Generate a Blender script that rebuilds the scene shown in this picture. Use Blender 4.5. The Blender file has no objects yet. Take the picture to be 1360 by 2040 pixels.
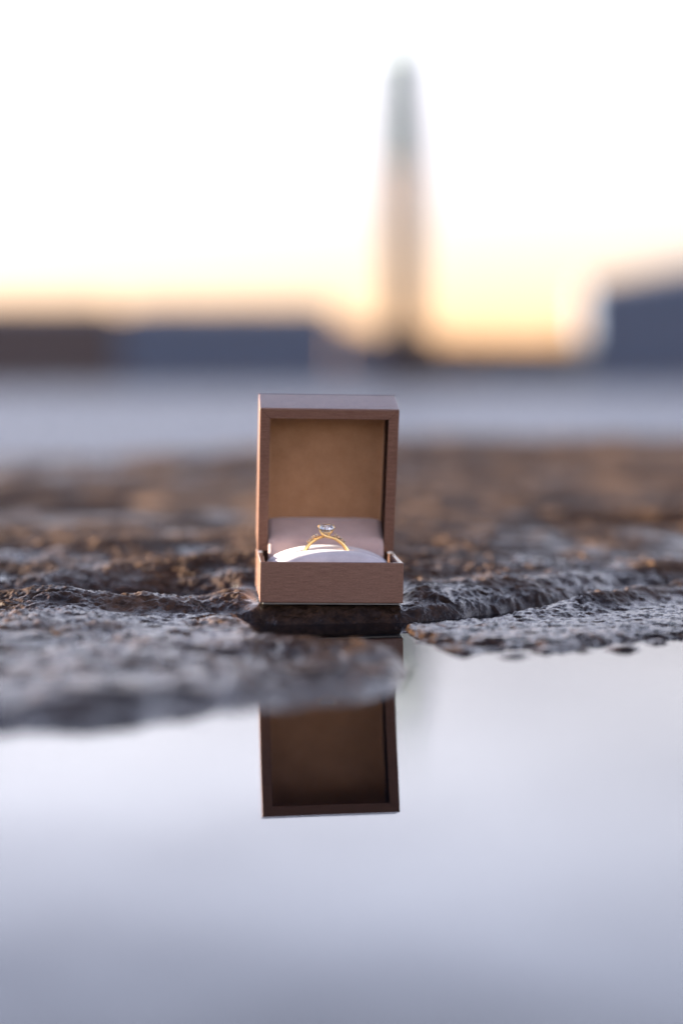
import bpy, bmesh, math, random
import numpy as np
from mathutils import Matrix, Vector

R = math.radians
scene = bpy.context.scene
col = scene.collection
random.seed(7)

# ------------------------------------------------------------------ camera
PITCH, CAM_Z = R(4.22), 0.0972
cam = bpy.data.cameras.new('camera')
cam_ob = bpy.data.objects.new('camera', cam)
col.objects.link(cam_ob)
cam.sensor_fit = 'VERTICAL'
cam.sensor_height = 36.0
cam.sensor_width = 24.0
cam.lens = 68.95
cam.clip_start = 0.01
cam.clip_end = 20000
cam.dof.use_dof = True
cam.dof.focus_distance = 0.757
cam.dof.aperture_fstop = 2.9
cam_ob.matrix_world = (Matrix.Translation((0, 0, CAM_Z)) @ Matrix.Rotation(R(90) - PITCH, 4, 'X')
                       @ Matrix.Rotation(R(-0.2), 4, 'Z'))
scene.camera = cam_ob

# ------------------------------------------------------------------ light: low evening sun from the left
SUN_EL, SUN_BACK = R(5.6), R(16.0)          # elevation; how far behind the box's side it stands
world = bpy.data.worlds.new('World')
scene.world = world
world.use_nodes = True
wn = world.node_tree
bg = wn.nodes['Background']
sky = wn.nodes.new('ShaderNodeTexSky')
sky.sky_type = 'NISHITA'
sky.sun_disc = False
sky.sun_elevation = SUN_EL
sky.sun_rotation = R(270) + SUN_BACK
sky.altitude = 0
sky.air_density = 0.80
sky.dust_density = 0.3
sky.ozone_density = 1.5
tint = wn.nodes.new('ShaderNodeMix')          # the photograph's white balance
tint.data_type = 'RGBA'
tint.blend_type = 'MULTIPLY'
tint.inputs['Factor'].default_value = 1
tint.inputs['B'].default_value = (1.52, 0.98, 1.02, 1)
wn.links.new(sky.outputs[0], tint.inputs['A'])
# a glow added to the clear sky to brighten the puddle, the same all round: it fades towards the
# zenith and is held back near the horizon
wtc = wn.nodes.new('ShaderNodeTexCoord')
wsep = wn.nodes.new('ShaderNodeSeparateXYZ')
wn.links.new(wtc.outputs['Generated'], wsep.inputs[0])


def wmath(op, a, b=None):
    n = wn.nodes.new('ShaderNodeMath')
    n.operation = op
    for k, v in ((0, a), (1, b)):
        if v is None:
            continue
        if isinstance(v, (int, float)):
            n.inputs[k].default_value = v
        else:
            wn.links.new(v, n.inputs[k])
    return n.outputs[0]


z2 = wmath('MULTIPLY', wsep.outputs['Z'], wsep.outputs['Z'])
high = wmath('EXPONENT', wmath('MULTIPLY', z2, -1 / 0.38 ** 2))
low = wmath('SUBTRACT', 1.0, wmath('EXPONENT', wmath('MULTIPLY', wmath('MULTIPLY', z2, z2), -1 / 0.182 ** 4)))
wmap = wn.nodes.new('ShaderNodeMapping')
wmap.inputs['Scale'].default_value = (2.2, 2.2, 9.0)
wn.links.new(wtc.outputs['Generated'], wmap.inputs[0])
wnz = wn.nodes.new('ShaderNodeTexNoise')
wnz.inputs['Scale'].default_value = 1.6
wnz.inputs['Detail'].default_value = 3
wn.links.new(wmap.outputs[0], wnz.inputs['Vector'])
streak = wmath('ADD', wmath('MULTIPLY', wnz.outputs[0], 1.5), 0.27)
amount = wmath('MULTIPLY', wmath('MULTIPLY', high, low), streak)
glow_band = wn.nodes.new('ShaderNodeMix')
glow_band.data_type = 'RGBA'
glow_band.blend_type = 'ADD'
glow_band.clamp_factor = False
hue = wn.nodes.new('ShaderNodeMapRange')            # added glow: whiter low down, bluer higher up
hue.inputs['From Min'].default_value = 0.14
hue.inputs['From Max'].default_value = 0.30
wn.links.new(wsep.outputs['Z'], hue.inputs['Value'])
glow_col = wn.nodes.new('ShaderNodeMix')
glow_col.data_type = 'RGBA'
glow_col.inputs['A'].default_value = (11.2, 10.8, 10.6, 1)
glow_col.inputs['B'].default_value = (9.4, 10.1, 12.4, 1)
wn.links.new(hue.outputs[0], glow_col.inputs['Factor'])
wn.links.new(glow_col.outputs['Result'], glow_band.inputs['B'])
wn.links.new(amount, glow_band.inputs['Factor'])
wn.links.new(tint.outputs['Result'], glow_band.inputs['A'])
wn.links.new(glow_band.outputs['Result'], bg.inputs[0])
bg.inputs[1].default_value = 0.0375
sun = bpy.data.lights.new('sun', 'SUN')
sun.energy = 5.0
sun.angle = R(0.5)
sun.color = (1.0, 0.91, 0.75)
sun_ob = bpy.data.objects.new('sun', sun)
col.objects.link(sun_ob)
to_sun = Vector((-math.cos(SUN_BACK) * math.cos(SUN_EL), math.sin(SUN_BACK) * math.cos(SUN_EL), math.sin(SUN_EL)))
sun_ob.rotation_euler = to_sun.to_track_quat('Z', 'Y').to_euler()
scene.view_settings.view_transform = 'Standard'
scene.view_settings.look = 'None'
scene.view_settings.gamma = 1
scene.view_settings.exposure = 3.28
scene.render.engine = 'CYCLES'
scene.cycles.use_denoising = True
scene.cycles.max_bounces = 14
scene.cycles.transmission_bounces = 14
scene.cycles.transparent_max_bounces = 12
scene.cycles.sample_clamp_indirect = 20
scene.cycles.caustics_reflective = True
scene.cycles.caustics_refractive = False


# ------------------------------------------------------------------ helpers
def tag(o, label=None, cat=None, group=None, kind=None):
    for k, v in (('label', label), ('category', cat), ('group', group), ('kind', kind)):
        if v:
            o[k] = v
    return o


def empty(name, m=Matrix.Identity(4)):
    o = bpy.data.objects.new(name, None)
    o.empty_display_size = 0.01
    col.objects.link(o)
    o.matrix_world = m
    return o


def link(name, me, mat, parent=None, m=None):
    o = bpy.data.objects.new(name, me)
    col.objects.link(o)
    if mat is not None and not me.materials:
        me.materials.append(mat)
    if parent is not None:
        o.parent = parent
    if m is not None:
        o.matrix_local = m
    return o


def from_bm(name, bm, mat, parent=None, m=None, smooth=False):
    me = bpy.data.meshes.new(name)
    bm.normal_update()
    bm.to_mesh(me)
    bm.free()
    if smooth:
        me.shade_smooth()
    return link(name, me, mat, parent, m)


def add_box(bm, lo, hi):
    v = [bm.verts.new((x, y, z)) for x in (lo[0], hi[0]) for y in (lo[1], hi[1]) for z in (lo[2], hi[2])]
    fs = []
    for q in ((0, 1, 3, 2), (4, 6, 7, 5), (0, 4, 5, 1), (2, 3, 7, 6), (0, 2, 6, 4), (1, 5, 7, 3)):
        fs.append(bm.faces.new([v[i] for i in q]))
    return v, fs


def bevel_all(bm, w, seg=3, ang=R(30)):
    es = [e for e in bm.edges if len(e.link_faces) == 2 and e.calc_face_angle(0) > ang]
    bmesh.ops.bevel(bm, geom=es, offset=w, segments=seg, profile=0.5, affect='EDGES', clamp_overlap=True)


def smooth_by_angle(me, a=R(14)):
    me.shade_smooth()
    me.set_sharp_from_angle(angle=a)


def tube(bm, pts, rad, n=10, cap=True, flat=1.0):
    """swept tube; rad scalar or list; flat squashes the section across the path's y side"""
    pts = [Vector(p) for p in pts]
    if not hasattr(rad, '__len__'):
        rad = [rad] * len(pts)
    rings = []
    ref = Vector((0, 1, 0))
    for i, p in enumerate(pts):
        t = (pts[min(i + 1, len(pts) - 1)] - pts[max(i - 1, 0)]).normalized()
        a = ref - t * ref.dot(t)
        if a.length < 1e-4:
            a = Vector((1, 0, 0)) - t * t.x
        a.normalize()
        b = t.cross(a)
        rings.append([bm.verts.new(p + (a * math.cos(k * 2 * math.pi / n) * flat + b * math.sin(k * 2 * math.pi / n)) * rad[i])
                      for k in range(n)])
    for r0, r1 in zip(rings, rings[1:]):
        for k in range(n):
            bm.faces.new((r0[k], r0[(k + 1) % n], r1[(k + 1) % n], r1[k]))
    if cap:
        bm.faces.new(rings[0][::-1])
        bm.faces.new(rings[-1])


# ------------------------------------------------------------------ materials
def material(name):
    m = bpy.data.materials.new(name)
    m.use_nodes = True
    nt = m.node_tree
    return m, nt, nt.nodes['Principled BSDF']


def N(nt, t, **kw):
    n = nt.nodes.new(t)
    for k, v in kw.items():
        setattr(n, k, v)
    return n


def ramp(nt, src, stops):
    r = N(nt, 'ShaderNodeValToRGB')
    el = r.color_ramp.elements
    while len(el) < len(stops):
        el.new(0.5)
    for e, (p, c) in zip(el, stops):
        e.position = p
        e.color = c if len(c) == 4 else (*c, 1)
    nt.links.new(src, r.inputs[0])
    return r


def noise(nt, vec, scale, detail=4, rough=0.55):
    n = N(nt, 'ShaderNodeTexNoise')
    n.inputs['Scale'].default_value = scale
    n.inputs['Detail'].default_value = detail
    n.inputs['Roughness'].default_value = rough
    if vec is not None:
        nt.links.new(vec, n.inputs['Vector'])
    return n


def coords(nt, scale=(1, 1, 1)):
    tc = N(nt, 'ShaderNodeTexCoord')
    mp = N(nt, 'ShaderNodeMapping')
    mp.inputs['Scale'].default_value = scale
    nt.links.new(tc.outputs['Object'], mp.inputs['Vector'])
    return mp.outputs[0]


def bump(nt, height, strength, dist):
    b = N(nt, 'ShaderNodeBump')
    b.inputs['Strength'].default_value = strength
    b.inputs['Distance'].default_value = dist
    nt.links.new(height, b.inputs['Height'])
    return b


def rock_material():
    m, nt, b = material('wet_granite')
    v = coords(nt)
    big = noise(nt, v, 14, 5)
    grain = noise(nt, v, 300, 4, 0.6)
    speck = noise(nt, v, 1500, 2, 0.6)
    c1 = ramp(nt, big.outputs[0], [(0.32, (0.030, 0.017, 0.011)), (0.52, (0.070, 0.040, 0.025)), (0.72, (0.116, 0.067, 0.040))])
    c2 = ramp(nt, grain.outputs[0], [(0.30, (0.35, 0.33, 0.32)), (0.52, (0.9, 0.9, 0.9)), (0.72, (1.6, 1.5, 1.4))])
    mx = N(nt, 'ShaderNodeMix', data_type='RGBA', blend_type='MULTIPLY')
    mx.inputs['Factor'].default_value = 1
    nt.links.new(c1.outputs[0], mx.inputs['A'])
    nt.links.new(c2.outputs[0], mx.inputs['B'])
    sz = N(nt, 'ShaderNodeSeparateXYZ')
    nt.links.new(v, sz.inputs[0])
    pool_lift = N(nt, 'ShaderNodeMapRange')  # paler, greyer tone under the water, put in to brighten the puddle
    pool_lift.inputs['From Min'].default_value = -0.004
    pool_lift.inputs['From Max'].default_value = -0.0095
    nt.links.new(sz.outputs['Z'], pool_lift.inputs['Value'])
    ms = N(nt, 'ShaderNodeMix', data_type='RGBA')
    nt.links.new(pool_lift.outputs[0], ms.inputs['Factor'])
    nt.links.new(mx.outputs['Result'], ms.inputs['A'])
    ms.inputs['B'].default_value = (0.07, 0.068, 0.075, 1)
    nt.links.new(ms.outputs['Result'], b.inputs['Base Color'])
    wet = noise(nt, v, 26, 4)
    # the film of water reaches some 8 mm above the puddle; higher rock is dry and dull
    sep = N(nt, 'ShaderNodeSeparateXYZ')
    nt.links.new(v, sep.inputs[0])
    wz = N(nt, 'ShaderNodeMath', operation='MULTIPLY_ADD')
    nt.links.new(wet.outputs[0], wz.inputs[0])
    wz.inputs[1].default_value = 0.030
    nt.links.new(sep.outputs['Z'], wz.inputs[2])
    mr = N(nt, 'ShaderNodeMapRange')
    mr.inputs['From Min'].default_value = 0.0200
    mr.inputs['From Max'].default_value = 0.0285
    nt.links.new(wz.outputs[0], mr.inputs['Value'])
    rr = ramp(nt, mr.outputs[0], [(0.0, (0.12,) * 3), (1.0, (0.70,) * 3)])
    nt.links.new(rr.outputs[0], b.inputs['Roughness'])
    sp = ramp(nt, mr.outputs[0], [(0.0, (0.26,) * 3), (1.0, (0.05,) * 3)])
    nt.links.new(sp.outputs[0], b.inputs['Specular IOR Level'])
    # soaked stone is darker than dry stone
    soak = ramp(nt, mr.outputs[0], [(0.0, (0.36,) * 3), (1.0, (1.0,) * 3)])
    mw = N(nt, 'ShaderNodeMix', data_type='RGBA', blend_type='MULTIPLY')
    mw.inputs['Factor'].default_value = 1
    nt.links.new(ms.outputs['Result'], mw.inputs['A'])
    nt.links.new(soak.outputs[0], mw.inputs['B'])
    nt.links.new(mw.outputs['Result'], b.inputs['Base Color'])
    add = N(nt, 'ShaderNodeMath', operation='ADD')
    nt.links.new(grain.outputs[0], add.inputs[0])
    nt.links.new(speck.outputs[0], add.inputs[1])
    bp = bump(nt, add.outputs[0], 0.45, 0.0007)
    nt.links.new(bp.outputs[0], b.inputs['Normal'])
    return m


def water_material(name, bump_scale, strength, dist, rough, tint, stretch=(1, 1, 1)):
    m = bpy.data.materials.new(name)
    m.use_nodes = True
    nt = m.node_tree
    nt.nodes.remove(nt.nodes['Principled BSDF'])
    out = nt.nodes['Material Output']
    v = coords(nt, stretch)
    nz = noise(nt, v, bump_scale, 2, 0.4)
    bp = bump(nt, nz.outputs[0], strength, dist)
    fr = N(nt, 'ShaderNodeFresnel')
    fr.inputs['IOR'].default_value = 1.42
    gl = N(nt, 'ShaderNodeBsdfGlossy')
    gl.inputs['Roughness'].default_value = rough
    tr = N(nt, 'ShaderNodeBsdfTransparent')
    tr.inputs[0].default_value = (*tint, 1)
    mx = N(nt, 'ShaderNodeMixShader')
    nt.links.new(bp.outputs[0], gl.inputs['Normal'])
    nt.links.new(bp.outputs[0], fr.inputs['Normal'])
    nt.links.new(fr.outputs[0], mx.inputs[0])
    nt.links.new(tr.outputs[0], mx.inputs[1])
    nt.links.new(gl.outputs[0], mx.inputs[2])
    nt.links.new(mx.outputs[0], out.inputs['Surface'])
    return m


def river_material():
    m, nt, b = material('river_water')
    b.inputs['Base Color'].default_value = (0.05, 0.06, 0.09, 1)
    b.inputs['Roughness'].default_value = 0.46
    b.inputs['IOR'].default_value = 1.333
    v = coords(nt, (1, 1, 1))
    nz = noise(nt, v, 2.5, 5, 0.6)
    bp = bump(nt, nz.outputs[0], 1.0, 0.34)
    nt.links.new(bp.outputs[0], b.inputs['Normal'])
    return m


def brushed_material():
    """rose-brown lacquered paper with a fine horizontal brushed grain"""
    m, nt, b = material('brushed_rose_brown')
    v = coords(nt, (1, 30, 30))
    g = noise(nt, v, 160, 4, 0.6)
    v2 = coords(nt, (1, 9, 9))
    g2 = noise(nt, v2, 900, 3, 0.6)
    ad = N(nt, 'ShaderNodeMath', operation='ADD')
    nt.links.new(g.outputs[0], ad.inputs[0])
    nt.links.new(g2.outputs[0], ad.inputs[1])
    hv = N(nt, 'ShaderNodeMath', operation='MULTIPLY')
    hv.inputs[1].default_value = 0.5
    nt.links.new(ad.outputs[0], hv.inputs[0])
    c = ramp(nt, hv.outputs[0], [(0.36, (0.092, 0.046, 0.032)), (0.5, (0.142, 0.074, 0.053)), (0.64, (0.194, 0.107, 0.078))])
    nt.links.new(c.outputs[0], b.inputs['Base Color'])
    b.inputs['Roughness'].default_value = 0.22
    b.inputs['Specular IOR Level'].default_value = 0.25
    bp = bump(nt, ad.outputs[0], 0.25, 0.0001)
    nt.links.new(bp.outputs[0], b.inputs['Normal'])
    return m


def fabric_material(name, c_lo, c_hi, scale=2500, sheen=0.3, bs=0.5):
    m, nt, b = material(name)
    v = coords(nt)
    g = noise(nt, v, scale, 3, 0.7)
    g2 = noise(nt, v, 120, 3)
    ad = N(nt, 'ShaderNodeMath', operation='ADD')
    nt.links.new(g.outputs[0], ad.inputs[0])
    nt.links.new(g2.outputs[0], ad.inputs[1])
    hv = N(nt, 'ShaderNodeMath', operation='MULTIPLY')
    hv.inputs[1].default_value = 0.5
    nt.links.new(ad.outputs[0], hv.inputs[0])
    c = ramp(nt, hv.outputs[0], [(0.35, c_lo), (0.65, c_hi)])
    nt.links.new(c.outputs[0], b.inputs['Base Color'])
    b.inputs['Roughness'].default_value = 0.9
    b.inputs['Sheen Weight'].default_value = sheen
    b.inputs['Sheen Roughness'].default_value = 0.5
    b.inputs['Specular IOR Level'].default_value = 0.2
    bp = bump(nt, g.outputs[0], bs, 0.0003)
    nt.links.new(bp.outputs[0], b.inputs['Normal'])
    return m


def plain(name, c, rough=0.5, metallic=0.0, var=0.15, scale=3.0):
    m, nt, b = material(name)
    v = coords(nt)
    g = noise(nt, v, scale, 4)
    lo = tuple(x * (1 - var) for x in c)
    hi = tuple(min(1, x * (1 + var)) for x in c)
    r = ramp(nt, g.outputs[0], [(0.3, lo), (0.7, hi)])
    nt.links.new(r.outputs[0], b.inputs['Base Color'])
    b.inputs['Roughness'].default_value = rough
    b.inputs['Metallic'].default_value = metallic
    return m


def gem_material():
    m, nt, b = material('diamond')
    b.inputs['Base Color'].default_value = (0.88, 0.94, 1, 1)
    b.inputs['Roughness'].default_value = 0.0
    b.inputs['IOR'].default_value = 2.42
    b.inputs['Transmission Weight'].default_value = 1.0
    return m


M = dict(
    rock=rock_material(),
    puddle=water_material('puddle_water', 9, 0.12, 0.0010, 0.0, (0.92, 0.92, 0.92)),
    river=river_material(),
    brushed=brushed_material(),
    pillow=fabric_material('pale_suede', (0.37, 0.33, 0.35), (0.51, 0.46, 0.48)),
    flap=fabric_material('mauve_suede', (0.36, 0.25, 0.23), (0.46, 0.33, 0.30)),
    lining=fabric_material('tan_lining', (0.23, 0.118, 0.057), (0.31, 0.166, 0.088), scale=1500),
    paper=plain('pale_paper', (0.16, 0.15, 0.14), 0.7, scale=300),
    gold=plain('yellow_gold', (0.72, 0.48, 0.20), 0.08, 1.0, 0.04, 200),
    gem=gem_material(),
    steel=plain('hinge_steel', (0.55, 0.5, 0.45), 0.35, 1.0, 0.1, 200),
    slate=plain('slate_render', (0.065, 0.090, 0.14), 0.8, scale=0.2),
    slate2=plain('grey_render', (0.085, 0.10, 0.14), 0.8, scale=0.2),
    brick=plain('dark_brick', (0.062, 0.046, 0.045), 0.85, scale=0.3),
    roofing=plain('roof_sheet', (0.10, 0.10, 0.12), 0.6, scale=0.3),
    stone=plain('warm_stone', (0.32, 0.22, 0.13), 0.85, scale=0.2),
    copper=plain('green_copper', (0.13, 0.19, 0.165), 0.6, scale=0.4),
    glass=plain('dark_glass', (0.03, 0.04, 0.05), 0.08, scale=0.3),
    quay=plain('quay_stone', (0.13, 0.11, 0.11), 0.85, scale=0.2),
    bark=plain('bark', (0.07, 0.05, 0.04), 0.9, scale=1),
    leaf=plain('dark_foliage', (0.055, 0.06, 0.04), 0.7, var=0.5, scale=0.8),
    sand=plain('pool_bottom', (0.05, 0.04, 0.03), 0.9, scale=30),
)


# ------------------------------------------------------------------ rock ledge: one height field
def hash2(ix, iy, seed):
    h = (ix.astype(np.int64) * 374761393 + iy.astype(np.int64) * 668265263 + seed * 974634779) & 0xFFFFFFFF
    h = ((h ^ (h >> 13)) * 1274126177) & 0xFFFFFFFF
    return ((h ^ (h >> 16)) & 0xFFFF) / 65535.0


def perlin(x, y, seed):
    x0, y0 = np.floor(x), np.floor(y)
    fx, fy = x - x0, y - y0
    u, v = fx * fx * fx * (fx * (fx * 6 - 15) + 10), fy * fy * fy * (fy * (fy * 6 - 15) + 10)

    def g(dx, dy):
        a = hash2(x0 + dx, y0 + dy, seed) * 2 * np.pi
        return np.cos(a) * (fx - dx) + np.sin(a) * (fy - dy)
    a = g(0, 0) * (1 - u) + g(1, 0) * u
    b = g(0, 1) * (1 - u) + g(1, 1) * u
    return (a * (1 - v) + b * v) * 1.4


def fbm(x, y, wl, octaves, seed, gain=0.5, ridged=False):
    s, amp = 0, 1.0
    for o in range(octaves):
        n = perlin(x / wl + 17.3 * o, y / wl - 9.1 * o, seed + o)
        if ridged:
            n = 1 - 2 * np.abs(n)
        s = s + amp * n
        amp *= gain
        wl *= 0.5
    return s


def sstep(a, b, x):
    t = np.clip((x - a) / (b - a), 0, 1)
    return t * t * (3 - 2 * t)


BOX_X, BOX_Y, BOX_Z = -0.00395, 0.74661, 0.00655
BOX_YAW, BOX_ROLL = 0.0672, 0.0171
W = 0.055
DEP = 0.0585

AF_X = [-4, -1.0, -.45, -.20, -.13, -.06, -.035, -.010, .020, .030, .062, .0996, .146, .30, .80, 4]
AF_Y = [.60, .66, .70, .722, .729, .733, .734, .733, .7345, .739, .762, .796, .840, .92, 1.05, 1.5]
BN_X = [-4, .018, .026, .040, .056, .085, .125, .20, .35, .7, 1.1, 4]
BN_Y = [2, .80, .704, .682, .676, .686, .700, .69, .62, .40, .0, -2]
CN_X = [-4, -1.1, -.6, -.3, -.085, -.058, -.032, -.014, .004, .015, .021, .03, 4]
CN_Y = [-2, -.1, .30, .46, .522, .536, .548, .556, .565, .580, .612, .70, 2]
CF_X = [-4, -.050, -.030, -.010, .006, .014, .020, .03, 4]
CF_Y = [.9, .80, .712, .704, .694, .672, .634, .60, .5]


def rock_height(x, y):
    wob = 0.0035 * fbm(x, y, 0.03, 3, 11)
    wob2 = 0.006 * fbm(x, y, 0.06, 3, 12)
    yb = y + wob
    af = np.interp(x, AF_X, AF_Y)
    dA = yb - af                                             # >0 on the back slab
    # back slab
    bank = 0.010 + 0.012 * sstep(0.03, 0.2, x) * 0 + 0.0
    up = 0.0090 - 0.0030 * sstep(-0.03, -0.06, x) + 0.0022 * fbm(x, y, 0.05, 2, 31)
    hA = -0.011 + (0.011 + up) * (0.7 * sstep(-0.007, 0.014, dA) + 0.3 * sstep(0.006, 0.035, dA))
    hA += sstep(0.03, 0.25, dA) * (0.008 + 0.0045 * fbm(x * 0.6, y, 0.16, 3, 21))
    hA += sstep(0.25, 1.0, dA) * (0.004 + 0.011 * fbm(x * 0.45, y, 0.45, 3, 22))
    # right front rock, low and half awash
    bn = np.interp(x, BN_X, BN_Y)
    dB = (y + wob2) - bn
    mB = sstep(0.004, 0.011, af - yb)
    riseB = 0.0003 + 0.0045 * sstep(0.06, 0.10, x) * sstep(0.030, 0.0, af - yb - 0.012) + 0.03 * sstep(0.25, 1.0, x)
    hB = -0.011 + 0.0106 * sstep(-0.070, -0.016, dB) + (0.0015 + riseB) * sstep(-0.010, 0.012, dB)
    hB += 0.0022 * fbm(x, y * 1.4, 0.016, 3, 71) * sstep(-0.040, -0.015, dB) * sstep(0.02, 0.0, dB)
    hB = -0.011 * (1 - mB) + hB * mB
    # left front lobe
    cn = np.interp(x, CN_X, CN_Y)
    cf = np.interp(x, CF_X, CF_Y)
    dC = np.minimum((y + wob2 * 1.3) - cn, cf - (y + wob))
    riseC = 0.0028 + 0.0022 * sstep(0.0, -0.09, x) + 0.02 * sstep(-0.3, -1.0, x)
    hC = -0.011 + 0.0100 * sstep(-0.06, -0.006, dC) + (0.0010 + riseC) * sstep(-0.010, 0.026, dC)
    hC += sstep(0, 0.02, dC) * 0.0022 * fbm(x, y, 0.045, 3, 41)
    h = np.maximum(np.maximum(hA, hB), hC)
    # small in-focus hump at the left and the dark gap behind it
    h += 0.0048 * np.exp(-(((x + .116) / .030) ** 2 + ((y - .765) / .011) ** 2))
    h -= 0.0100 * np.exp(-(((x + .085) / .038) ** 2 + ((y - .803) / .011) ** 2))
    h += 0.0040 * np.exp(-(((x + .06) / .04) ** 2 + ((y - .86) / .020) ** 2))
    # cracks across the back slab
    for cx, cy, sl, wd, dp, ln in ((-.26, 1.20, .06, .022, .020, .13), (.175, 1.05, -.10, .014, .018, .06),
                                   (.35, 1.45, .05, .03, .02, .3), (-.1, 1.6, .03, .03, .015, .3)):
        h -= dp * np.exp(-(((y - cy - sl * (x - cx)) / wd) ** 2)) * np.exp(-(((x - cx) / ln) ** 4))
    c, s = math.cos(BOX_YAW), math.sin(BOX_YAW)
    lx = c * (x - BOX_X) + s * (y - BOX_Y)
    ly = -s * (x - BOX_X) + c * (y - BOX_Y)
    front = sstep(0.040, 0.030, np.abs(lx)) * sstep(0.012, -0.004, ly) * sstep(-0.09, -0.03, ly)
    h = h - front * np.maximum(h - 0.0056, 0)
    # granite relief
    dry = sstep(-0.004, 0.002, h)
    rel = 0.0011 * fbm(x, y, 0.026, 2, 51) + 0.0010 * fbm(x, y, 0.0105, 2, 52, 0.6)
    rel += 0.00050 * fbm(x, y * 0.8, 0.0042, 2, 53, 0.6, True)
    crk = np.abs(perlin(x / 0.055 + 0.3 * perlin(x / 0.02, y / 0.02, 82), y / 0.04 + 5.0, 81))
    rel -= 0.0040 * sstep(0.045, 0.0, crk) * sstep(-0.2, 0.3, perlin(x / 0.12, y / 0.12, 83))
    pit = fbm(x, y, 0.007, 1, 84)
    rel -= 0.0016 * sstep(0.42, 0.75, pit)
    low = sstep(0.0005, 0.006, h)
    far = 1 - 0.55 * sstep(0.83, 0.98, y)
    far = far * (0.9 + 0.1 * sstep(0.66, 0.72, y + 0.1 * np.maximum(x, 0)))
    h = h + rel * (0.42 + 0.58 * np.maximum(low, dry * 0.55)) * far
    # the seat of the box: keep the rock just under it
    seat = BOX_Z - math.tan(BOX_ROLL) * lx - 0.00045
    inside = sstep(0.036, 0.0275, np.abs(lx)) * sstep(-0.004, 0.006, ly) * sstep(0.074, 0.060, ly)
    h = h * (1 - inside) + np.minimum(seat, seat + 0.4 * np.minimum(rel, 0)) * inside
    inb = (np.abs(lx) < 0.0285) & (ly > -0.002) & (ly < 0.061)
    h = np.where(inb, np.minimum(h, seat), h)
    # rim of the pool beyond the picture, and the drop to the river
    h += 0.05 * sstep(1.1, 1.8, np.abs(x)) + 0.06 * sstep(-0.7, -1.3, y)
    edge = 1.95 + 0.10 * fbm(x, y * 0, 0.5, 3, 61) + 0.05 * x
    h -= 1.0 * sstep(0.0, 0.55, y - edge) + 6.2 * sstep(0.4, 1.5, y - edge)
    return h


def axis(knots):
    """knots: list of (position, spacing); spacing is interpolated between them"""
    p, out = knots[0][0], []
    xs, ss = [k[0] for k in knots], [k[1] for k in knots]
    while p < knots[-1][0]:
        out.append(p)
        p += np.interp(p, xs, ss)
    out.append(knots[-1][0])
    return np.array(out)


def build_rock():
    ax = axis([(-5, .2), (-1.2, .03), (-.35, .006), (-.19, .0011), (-.165, .00048), (.165, .00048), (.19, .0011),
               (.35, .006), (1.2, .03), (5, .2)])
    ay = axis([(-2.5, .2), (-.6, .04), (.2, .012), (.5, .002), (.66, .0011), (.715, .0005), (.82, .0005), (.90, .0012),
               (1.2, .004), (2.2, .008), (3.6, .08)])
    X, Y = np.meshgrid(ax, ay)
    Z = rock_height(X, Y)
    nx, ny = len(ax), len(ay)
    co = np.stack([X, Y, Z], -1).reshape(-1, 3).astype(np.float32)
    i = (np.arange(ny - 1)[:, None] * nx + np.arange(nx - 1)[None, :]).ravel()
    quads = np.stack([i, i + 1, i + nx + 1, i + nx], -1).astype(np.int32)
    me = bpy.data.meshes.new('rock_ledge')
    me.vertices.add(len(co))
    me.vertices.foreach_set('co', co.ravel())
    me.loops.add(quads.size)
    me.loops.foreach_set('vertex_index', quads.ravel())
    me.polygons.add(len(quads))
    me.polygons.foreach_set('loop_start', np.arange(0, quads.size, 4, dtype=np.int32))
    me.update(calc_edges=True)
    me.shade_smooth()
    print('rock verts', len(co))
    return tag(link('rock_ledge', me, M['rock']), 'dark wet granite ledge with cracks around the puddle', kind='structure')


build_rock()

bm = bmesh.new()
bmesh.ops.create_grid(bm, x_segments=1, y_segments=1, size=0.5)
bmesh.ops.scale(bm, vec=(3.4, 2.5, 1), verts=bm.verts)
bmesh.ops.translate(bm, vec=(0, -0.15, 0), verts=bm.verts)
tag(from_bm('puddle', bm, M['puddle']), 'still puddle mirroring the box and pale sky', kind='structure')

# ------------------------------------------------------------------ river and far shore
RIVER_Z, SHORE_Y = -6.0, 600.0
bm = bmesh.new()
v = [bm.verts.new(p) for p in ((-3000, -40, RIVER_Z), (3000, -40, RIVER_Z), (3000, SHORE_Y + 4, RIVER_Z), (-3000, SHORE_Y + 4, RIVER_Z))]
bm.faces.new(v)
tag(from_bm('river', bm, M['river']), 'wide grey river beyond the rock ledge', kind='structure')
bm = bmesh.new()
add_box(bm, (-3000, SHORE_Y, RIVER_Z - 2), (3000, 9000, RIVER_Z + 1.3))
tag(from_bm('far_shore', bm, M['quay']), 'low stone quay along the far shore', kind='structure')
GROUND = RIVER_Z + 1.3
PX = SHORE_Y / 3907.0


def wx(px):
    """metres across the far shore for a column of the photograph"""
    return (px - 680) * PX


window_meshes = {}


def window_mesh(w, h, mat):
    k = (round(w, 2), round(h, 2), mat)
    if k not in window_meshes:
        bm = bmesh.new()
        add_box(bm, (-w / 2, -0.06, -h / 2), (w / 2, 0.10, h / 2))
        me = bpy.data.meshes.new('window')
        bm.to_mesh(me)
        bm.free()
        me.materials.append(M[mat])
        window_meshes[k] = me
    return window_meshes[k]


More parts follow.
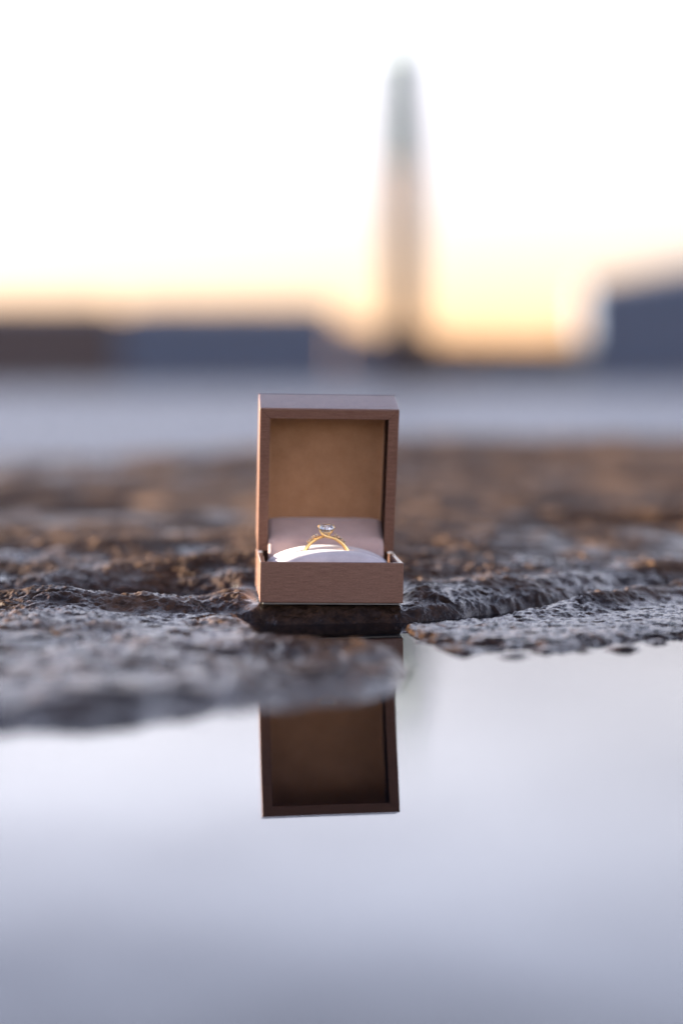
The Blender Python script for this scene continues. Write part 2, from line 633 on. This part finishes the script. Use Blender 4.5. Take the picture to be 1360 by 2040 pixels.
def building(name, x0, x1, depth, h0, h1, wall, roof_h, label, floors, bays, hipped=True, setback=0.0, ridge=None):
    """block with a ground line at GROUND; h0 / h1 are eaves heights at its left and right ends"""
    root = empty(name, Matrix.Translation(((x0 + x1) / 2, SHORE_Y + 6 + setback, GROUND)))
    w = x1 - x0
    bm = bmesh.new()
    vs = [bm.verts.new(p) for p in ((-w / 2, 0, 0), (w / 2, 0, 0), (w / 2, depth, 0), (-w / 2, depth, 0),
                                    (-w / 2, 0, h0), (w / 2, 0, h1), (w / 2, depth, h1), (-w / 2, depth, h0))]
    for q in ((0, 1, 5, 4), (1, 2, 6, 5), (2, 3, 7, 6), (3, 0, 4, 7), (4, 5, 6, 7), (0, 3, 2, 1)):
        bm.faces.new([vs[i] for i in q])
    from_bm('wall', bm, M[wall], root)
    o = 0.6
    bm = bmesh.new()
    e = 0.02
    i0 = min(w * 0.3, depth * 0.4) if hipped else 0.0
    vs = [bm.verts.new(p) for p in ((-w / 2 - o, -o, h0 + e), (w / 2 + o, -o, h1 + e), (w / 2 + o, depth + o, h1 + e), (-w / 2 - o, depth + o, h0 + e),
                                    (-w / 2 + i0, depth / 2, h0 + roof_h), (w / 2 - i0, depth / 2, h1 + roof_h))]
    for q in ((0, 1, 5, 4), (2, 3, 4, 5), (1, 2, 5), (3, 0, 4), (3, 2, 1, 0)):
        bm.faces.new([vs[i] for i in q])
    rf = from_bm('roof', bm, M['roofing'], root)
    for k in range(max(1, bays // 5)):
        bm = bmesh.new()
        cx = -w / 2 + w * (k + 0.7) / max(1, bays // 5)
        hz = h0 + (h1 - h0) * (cx / w + 0.5)
        add_box(bm, (cx - 0.5, depth / 2 - 0.5, hz + roof_h * 0.4), (cx + 0.5, depth / 2 + 0.5, hz + roof_h + 1.0))
        from_bm('chimney', bm, M['brick'], rf)
    bw, fh = w / bays, min(h0, h1) / floors
    for f in range(floors):
        for b in range(bays):
            link('window', window_mesh(min(1.4, bw * 0.5), fh * 0.5, 'glass'), None, root,
                 Matrix.Translation((-w / 2 + bw * (b + 0.5), 0, fh * (f + 0.55))))
    bm = bmesh.new()
    add_box(bm, (-0.9 + bw * 0.5, -0.15, 0), (0.9 + bw * 0.5, -0.07, 2.3))
    from_bm('door', bm, M['roofing'], root)
    tag(root, label, 'building', 'buildings along the far shore')
    return root


building('brick_warehouse', wx(-110), wx(232), 14, 23.0, 23.0, 'brick', 2.4, 'blurred dark brown waterfront block at the far left shore', 3, 14)
building('long_waterfront_block', wx(236), wx(672), 15, 22.6, 22.6, 'slate', 2.2, 'long low slate blue block behind the box lid, left of the tower', 3, 18)
building('low_annex', wx(676), wx(756), 12, 18.5, 14.5, 'slate2', 1.0, 'small low annex between the long blue block and the tower', 1, 4, hipped=False)
building('right_waterfront_block', wx(1176), wx(1560), 24, 29.0, 40.0, 'slate', 2.5, 'tall blurred slate blue block at the right edge', 5, 14, hipped=False)
building('boathouse', wx(850), wx(955), 10, 11.0, 11.0, 'brick', 2.2, 'low dark boathouse right of the tower foot', 1, 5)

building('quay_shed', wx(962), wx(1168), 9, 10.5, 10.5, 'slate2', 2.0, 'long low dark shed between the tower and the right block', 2, 10, setback=14)


def tower():
    cx = wx(806)
    root = empty('slender_tower', Matrix.Translation((cx, SHORE_Y + 20, GROUND)))
    s = 1.0

    def prism(name, secs, mat, parent=root, n=4):
        bm = bmesh.new()
        rings = []
        for z, r in secs:
            if n == 4:
                ring = [bm.verts.new((sx * r, sy * r, z)) for sx, sy in ((-1, -1), (1, -1), (1, 1), (-1, 1))]
            else:
                ring = [bm.verts.new((r * math.cos((k + .5) * 2 * math.pi / n), r * math.sin((k + .5) * 2 * math.pi / n), z)) for k in range(n)]
            rings.append(ring)
        for a, b in zip(rings, rings[1:]):
            for k in range(n):
                bm.faces.new((a[k], a[(k + 1) % n], b[(k + 1) % n], b[k]))
        bm.faces.new(rings[0][::-1])
        bm.faces.new(rings[-1])
        return from_bm(name, bm, M[mat], parent)
    prism('plinth', [(0, 9.4), (16.0, 9.2), (14.4 + 2, 8.3)], 'brick')
    shaft = prism('shaft', [(16.38, 5.9), (66, 5.7)], 'stone')
    prism('cornice', [(66.02, 5.9), (66.8, 6.7), (68.0, 6.7)], 'stone')
    bel = prism('belfry', [(68.02, 6.6), (100.0, 6.4)], 'copper')
    prism('upper_cornice', [(100.02, 6.5), (100.6, 7.0), (101.4, 7.0)], 'copper')
    prism('lantern', [(101.42, 5.0), (111.0, 4.4)], 'copper', n=8)
    prism('spire', [(111.02, 4.8), (115, 3.4), (122, 1.6), (138, 0.12)], 'copper', n=8)
    for k in range(9):
        link('window', window_mesh(1.1, 2.4, 'glass'), None, shaft, Matrix.Translation((0, -5.90 + 0.0040 * (4 + k * 4.2), 20.4 + k * 4.2)))
    for x in (-3.3, 0, 3.3):
        link('window', window_mesh(1.8, 11.0, 'glass'), None, bel, Matrix.Translation((x, -6.50, 84)))
    tag(root, 'tall slender blurred tower with pale green top and beige shaft', 'tower')


tower()


def tree(px, h, wd, i):
    root = empty('shore_tree', Matrix.Translation((wx(px), SHORE_Y + 3 + i % 3, GROUND)))
    bm = bmesh.new()
    tube(bm, [(0, 0, 0), (0.05, 0, h * .3), (0.1, 0.05, h * .75)], [h * .035, h * .025, h * .01], 7)
    for k in range(5):
        a = k * 1.3 + i
        tube(bm, [(0.03, 0, h * .3), (math.cos(a) * wd * .25, math.sin(a) * wd * .25, h * (.5 + .05 * k))], [h * .014, h * .006], 5)
    from_bm('trunk', bm, M['bark'], root)
    rg = random.Random(i)
    bm = bmesh.new()
    cl = [(rg.uniform(-.32, .32) * wd, rg.uniform(-.3, .3) * wd, h * rg.uniform(.42, .86), wd * rg.uniform(.16, .28)) for _ in range(11)]
    for cx, cy, cz, cr in cl:
        for _ in range(60):
            d = Vector((rg.gauss(0, 1), rg.gauss(0, 1), rg.gauss(0, 1))).normalized() * cr * rg.uniform(.55, 1.05)
            p = Vector((cx, cy, cz)) + d
            a, b = Vector((rg.gauss(0, 1), rg.gauss(0, 1), rg.gauss(0, 1))).normalized() * .3, Vector((rg.gauss(0, 1), rg.gauss(0, 1), rg.gauss(0, 1))).normalized() * .3
            bm.faces.new([bm.verts.new(p + q) for q in (-a, b, a, -b)])
    from_bm('crown', bm, M['leaf'], root)
    tag(root, ('small dark tree nearest the tower foot', 'round dark tree in the low skyline gap', 'broad dark tree midway along the low skyline gap',
               'dark tree just left of the tall right block')[i], 'tree', 'trees on the far shore')


for i, (px, h, wd) in enumerate(((842, 16, 12.0), (990, 14.6, 13.0), (1066, 13.8, 14), (1142, 16, 12))):
    tree(px, h, wd, i)

# ------------------------------------------------------------------ the ring box
box_m = Matrix.Translation((BOX_X, BOX_Y, BOX_Z)) @ Matrix.Rotation(BOX_YAW, 4, 'Z') @ Matrix.Rotation(BOX_ROLL, 4, 'Y')
box = empty('ring_box', box_m)
tag(box, 'open rose brown ring box standing on the wet rock', 'ring box')
HB, WALL, HW = 0.0162, 0.0030, W / 2


def tray(lo, hi, open_axis, wall, floor, bev):
    """box open on one side (+z for the base, -y for the lid), built as a shell with rounded edges"""
    bm = bmesh.new()
    v, fs = add_box(bm, lo, hi)
    bm.normal_update()
    want = Vector((0, 0, 1)) if open_axis == 'z' else Vector((0, -1, 0))
    bmesh.ops.recalc_face_normals(bm, faces=bm.faces)
    top = max(bm.faces, key=lambda f: f.normal.dot(want))
    bmesh.ops.inset_individual(bm, faces=[top], thickness=wall, depth=0)
    bm.faces.ensure_lookup_table()
    top = max((f for f in bm.faces), key=lambda f: (round(f.normal.dot(want), 3), -f.calc_area()))
    # the inset face is the one whose centre lies furthest in and whose area equals the opening
    cands = [f for f in bm.faces if f.normal.dot(want) > .99]
    top = max(cands, key=lambda f: f.calc_area() - (1 if any(abs(vv.co.x) > hi[0] - 1e-5 for vv in f.verts) else 0))
    r = bmesh.ops.extrude_discrete_faces(bm, faces=[top])
    bmesh.ops.translate(bm, vec=-want * floor, verts=r['faces'][0].verts)
    bevel_all(bm, bev, 3)
    return bm


# base
bm = tray((-HW, 0, 0.0006), (HW, DEP, HB), 'z', WALL, HB - 0.003, 0.0004)
o = from_bm('base', bm, M['brushed'], box)
smooth_by_angle(o.data)
bm = bmesh.new()
add_box(bm, (-HW + .0014, .0014, -0.0001), (HW - .0014, DEP - .0014, 0.0005))
bevel_all(bm, 0.0002, 2)
from_bm('bottom_panel', bm, M['paper'], box)

# pillow: two rolls with the ring slot between them
PZ = 0.0198


def roll(name, y0, y1, zt, bulge_front, bulge_back):
    bm = bmesh.new()
    nx, ny = 56, 22
    hw = HW - WALL - 0.0005
    grid = []
    for j in range(ny + 1):
        a = math.pi * j / ny
        row = []
        for i in range(nx + 1):
            u = -1 + 2 * i / nx
            cx = math.copysign(1 - (1 - abs(u)) ** 1.25, u)
            end = (1 - abs(cx) ** 2.3)
            z_edge = 0.0132
            top = z_edge + (zt - z_edge) * max(end, 0.0) ** 0.72
            yc, hy = (y0 + y1) / 2, (y1 - y0) / 2
            s = math.copysign(abs(math.cos(a)) ** 0.75, -math.cos(a))
            zz = 0.004 + (top - 0.004) * max(math.sin(a), 0) ** 0.34
            row.append(bm.verts.new((cx * hw, yc + s * hy, zz)))
        grid.append(row)
    for j in range(ny):
        for i in range(nx):
            bm.faces.new((grid[j][i], grid[j][i + 1], grid[j + 1][i + 1], grid[j + 1][i]))
    for side in (0, nx):
        cen = [grid[j][side] for j in range(ny + 1)]
        bm.faces.new(cen if side == 0 else cen[::-1])
    bmesh.ops.recalc_face_normals(bm, faces=bm.faces)
    return from_bm(name, bm, M['pillow'], box, smooth=True)


SLOT = 0.0215
roll('cushion_roll', 0.0042, SLOT - 0.0002, PZ, 1, 1)
roll('cushion_roll', SLOT + 0.0002, 0.0372, PZ + 0.0004, 1, 1)

# lid, leaning a little forward
LEAN, LT, LH = 0.272, 0.0207, 0.0600
lid_m = Matrix.Translation((0, DEP + .0030, HB + .0058)) @ Matrix.Rotation(LEAN, 4, 'X')
LW = 0.0041
bm = tray((-HW, -LT + .0005, 0), (HW, 0, LH), 'y', LW, LT - 0.0030, 0.00030)
lid = from_bm('lid', bm, M['brushed'], box, lid_m)
smooth_by_angle(lid.data)


def strip(quad):
    """one mitred strip of the lid's front rim, in the x-z plane of the lid"""
    bm = bmesh.new()
    f = [bm.verts.new((x, -LT, z)) for x, z in quad]
    b = [bm.verts.new((x, -LT + 0.0007, z)) for x, z in quad]
    bm.faces.new(f)
    bm.faces.new(b[::-1])
    for i in range(4):
        bm.faces.new((f[i], b[i], b[(i + 1) % 4], f[(i + 1) % 4]))
    bmesh.ops.recalc_face_normals(bm, faces=bm.faces)
    bevel_all(bm, 0.00015, 2)
    o = from_bm('rim_strip', bm, M['brushed'], lid)
    smooth_by_angle(o.data)
    return o


g, wi = 0.00004, 0.00018
xo, xi, zo1, zi1, zo0, zi0 = HW - wi, HW - LW, LH - wi, LH - LW, wi, LW
strip([(-xo + g, zo1), (xo - g, zo1), (xi - g, zi1), (-xi + g, zi1)])
strip([(-xo, zo0 + g), (-xo, zo1 - g), (-xi, zi1 - g), (-xi, zi0 + g)])
strip([(xo, zo1 - g), (xo, zo0 + g), (xi, zi0 + g), (xi, zi1 - g)])
strip([(xo - g, zo0), (-xo + g, zo0), (-xi + g, zi0), (xi - g, zi0)])

# tan lining of the lid: rounded panel and inner walls in one soft shell
bm = bmesh.new()
hw, z0, z1 = HW - LW - 0.0002, LW + 0.0002, LH - LW - 0.0002
rc = 0.0022
out = []
for cx, cz, a0 in ((hw - rc, z1 - rc, 0), (-hw + rc, z1 - rc, 90), (-hw + rc, z0 + rc, 180), (hw - rc, z0 + rc, 270)):
    for k in range(6):
        a = R(a0 + 90 * k / 5)
        out.append((cx + rc * math.cos(a), cz + rc * math.sin(a)))
n = len(out)
loops = []
for yy, ins in ((-0.0062, 0), (-0.0050, 0.0004), (-0.0044, 0.0014), (-0.0041, 0.004)):
    loops.append([bm.verts.new((x * (1 - ins / hw), yy, (z - LH / 2) * (1 - ins / hw) + LH / 2)) for x, z in out])
for a, b in zip(loops, loops[1:]):
    for k in range(n):
        bm.faces.new((a[k], a[(k + 1) % n], b[(k + 1) % n], b[k]))
bm.faces.new(loops[-1])
bmesh.ops.recalc_face_normals(bm, faces=bm.faces)
for f in bm.faces:
    if f.normal.y > 0.5:
        bmesh.ops.reverse_faces(bm, faces=bm.faces)
        break
o = from_bm('lid_lining', bm, M['lining'], lid)
smooth_by_angle(o.data, R(50))

# flap of suede between cushion and lid
bm = bmesh.new()
prof = [(0.0368, 0.0130), (0.0378, 0.0165), (0.0388, 0.0195), (0.0402, 0.0218), (0.0430, 0.0233), (0.0480, 0.0256), (0.0530, 0.0280), (0.0566, 0.0300)]
hw = HW - LW - 0.0003
nx = 20
rows = []
for t, off in ((0, 0), (1, -0.0010)):
    rows.append([[bm.verts.new((-hw + 2 * hw * i / nx, y - off * .5, z + off + (-0.0006 * abs(-1 + 2 * i / nx) ** 6))) for i in range(nx + 1)] for y, z in prof])
for rr in rows:
    for a, b in zip(rr, rr[1:]):
        for i in range(nx):
            bm.faces.new((a[i], a[i + 1], b[i + 1], b[i]))
for i in range(nx):
    for j in (0, len(prof) - 1):
        bm.faces.new((rows[0][j][i], rows[0][j][i + 1], rows[1][j][i + 1], rows[1][j][i]))
for j in range(len(prof) - 1):
    for i in (0, nx):
        bm.faces.new((rows[0][j][i], rows[0][j + 1][i], rows[1][j + 1][i], rows[1][j][i]))
bmesh.ops.recalc_face_normals(bm, faces=bm.faces)
from_bm('suede_flap', bm, M['flap'], box, smooth=True)

# hinge at the back
bm = bmesh.new()
tube(bm, [(-0.018, DEP - .0008, HB + .0030), (0.018, DEP - .0008, HB + .0030)], 0.0012, 12)
add_box(bm, (-0.017, DEP - .0020, HB - .0050), (0.017, DEP - .0012, HB + .0030))
from_bm('hinge', bm, M['steel'], box)

# ------------------------------------------------------------------ the ring
RC, RR = 0.01535, 0.0089          # centre height in the box, mid radius
ring_m = box_m @ Matrix.Translation((-0.0010, SLOT, RC))
ring = empty('diamond_ring', ring_m)
tag(ring, 'yellow gold engagement ring with round diamond in the cushion slot', 'ring')


def arc(a0, a1, r0, r1, y0, y1, n=24, rise=None):
    out = []
    for i in range(n + 1):
        t = i / n
        a = R(a0 + (a1 - a0) * t)
        e = t * t * (3 - 2 * t)
        r = r0 + (r1 - r0) * e
        out.append((r * math.sin(a), y0 + (y1 - y0) * e, r * math.cos(a)))
    return out


# angles from the top, clockwise; hoop runs from the right shoulder round below to the left shoulder
bm = bmesh.new()
tube(bm, arc(28, 332, RR, RR, 0, 0, 90), 0.00080, 14, flat=1.1)
from_bm('band', bm, M['gold'], ring, smooth=True)
# front branch: from the right shoulder across the front and up to the left claw
bm = bmesh.new()
p = [(RR * math.sin(R(a)), -0.00005 - 0.0010 * max(0, (34 - a) / 34), RR * math.cos(R(a))) for a in (44, 36, 28, 20, 12)]
p += [(0.0004, -0.0016, 0.0090), (-0.0010, -0.0023, 0.0096), (-0.0021, -0.0026, 0.0106), (-0.0027, -0.0022, 0.0118)]


def spline(pts, k=5):
    pts = [Vector(q) for q in pts]
    out = []
    for i in range(len(pts) - 1):
        a, b, c, d = pts[max(i - 1, 0)], pts[i], pts[i + 1], pts[min(i + 2, len(pts) - 1)]
        for s in range(k):
            t = s / k
            out.append(0.5 * ((2 * b) + (c - a) * t + (2 * a - 5 * b + 4 * c - d) * t * t + (3 * b - a - 3 * c + d) * t ** 3))
    out.append(pts[-1])
    return out


pp = spline(p)
tube(bm, pp, [0.00080 - 0.00044 * i / len(pp) for i in range(len(pp))], 12)
from_bm('bypass_arm', bm, M['gold'], ring, smooth=True)
bm = bmesh.new()
pp = spline([(-x, -y, z) for x, y, z in p])
tube(bm, pp, [0.00080 - 0.00044 * i / len(pp) for i in range(len(pp))], 12)
from_bm('bypass_arm', bm, M['gold'], ring, smooth=True)

# centre stone: brilliant cut
GZ, GR = 0.0125, 0.0036


def brilliant(r):
    bm = bmesh.new()
    n = 16
    table = [bm.verts.new((r * .57 * math.cos(2 * math.pi * (k + .5) / 8), r * .57 * math.sin(2 * math.pi * (k + .5) / 8), r * .32)) for k in range(8)]
    star = [bm.verts.new((r * .80 * math.cos(2 * math.pi * k / 8), r * .80 * math.sin(2 * math.pi * k / 8), r * .20)) for k in range(8)]
    gird = [bm.verts.new((r * math.cos(2 * math.pi * k / n), r * math.sin(2 * math.pi * k / n), 0.02 * r)) for k in range(n)]
    gird2 = [bm.verts.new((r * math.cos(2 * math.pi * k / n), r * math.sin(2 * math.pi * k / n), -0.03 * r)) for k in range(n)]
    pav = [bm.verts.new((r * .22 * math.cos(2 * math.pi * (k + .5) / 8), r * .22 * math.sin(2 * math.pi * (k + .5) / 8), -r * .68)) for k in range(8)]
    cul = bm.verts.new((0, 0, -r * .88))
    bm.faces.new(table)
    for k in range(8):
        j = (k + 1) % 8
        bm.faces.new((table[k - 1], star[k], table[k]))
        bm.faces.new((star[k], star[j], table[k])) if False else None
        bm.faces.new((table[k], star[k], gird[2 * k + 1]))
        bm.faces.new((table[k], gird[2 * k + 1], star[j]))
        bm.faces.new((star[k], gird[2 * k], gird[2 * k + 1]))
        bm.faces.new((star[k], gird[2 * k - 1], gird[2 * k]))
        bm.faces.new((gird2[2 * k], pav[k], gird2[2 * k + 1]))
        bm.faces.new((gird2[2 * k + 1], pav[k], gird2[(2 * k + 2) % n]))
        bm.faces.new((gird2[(2 * k) % n], pav[k - 1], pav[k]))
        bm.faces.new((pav[k - 1], cul, pav[k]))
    for k in range(n):
        bm.faces.new((gird[k], gird2[k], gird2[(k + 1) % n], gird[(k + 1) % n]))
    bmesh.ops.recalc_face_normals(bm, faces=bm.faces)
    return bm


st = from_bm('centre_stone', brilliant(GR), M['gem'], ring, Matrix.Translation((0, 0, GZ)) @ Matrix.Rotation(R(9), 4, 'X'))
st['label'] = 'clear round brilliant cut diamond'
# claws and basket rings
for k, a in enumerate((38, 142, 218, 322)):
    ca, sa = math.cos(R(a)), math.sin(R(a))
    bm = bmesh.new()
    pp = spline([(ca * .0010, sa * .0010, GZ - .0036), (ca * .0022, sa * .0022, GZ - .0018), (ca * .0037, sa * .0037, GZ - .0002),
                 (ca * .0036, sa * .0036, GZ + .0006), (ca * .0031, sa * .0031, GZ + .0009)], 4)
    tube(bm, pp, 0.00021, 8)
    from_bm('claw', bm, M['gold'], ring, smooth=True)
for rr, zz in ((0.0023, GZ - .0019), (0.0014, GZ - .0033)):
    bm = bmesh.new()
    pts = [(rr * math.cos(2 * math.pi * k / 32), rr * math.sin(2 * math.pi * k / 32), zz) for k in range(33)]
    tube(bm, pts, 0.00026, 8, cap=False)
    from_bm('basket_ring', bm, M['gold'], ring, smooth=True)
# small stones on both shoulders, each in its own little collet
small_bm = brilliant(0.00100)
sme = bpy.data.meshes.new('shoulder_stone')
small_bm.to_mesh(sme)
small_bm.free()
sme.materials.append(M['gem'])
bm = bmesh.new()
for k in range(4):
    a = math.pi / 4 + k * math.pi / 2
    tube(bm, [(math.cos(a) * .0005, math.sin(a) * .0005, -.0010), (math.cos(a) * .00092, math.sin(a) * .00092, 0), (math.cos(a) * .00082, math.sin(a) * .00082, .0003)], 0.00015, 6)
cme = bpy.data.meshes.new('collet')
bm.to_mesh(cme)
bm.free()
cme.shade_smooth()
cme.materials.append(M['gold'])
for sgn in (-1, 1):
    for k, a in enumerate((23, 34, 44)):
        rr = RR + 0.00145 - 0.00008 * k
        m = Matrix.Translation((sgn * rr * math.sin(R(a)), 0.0002 + 0.0004 * sgn, rr * math.cos(R(a)))) @ Matrix.Rotation(sgn * R(a), 4, 'Y')
        o = link('shoulder_stone', sme, None, ring, m @ Matrix.Scale(1 - .08 * k, 4))
        link('collet', cme, None, o)
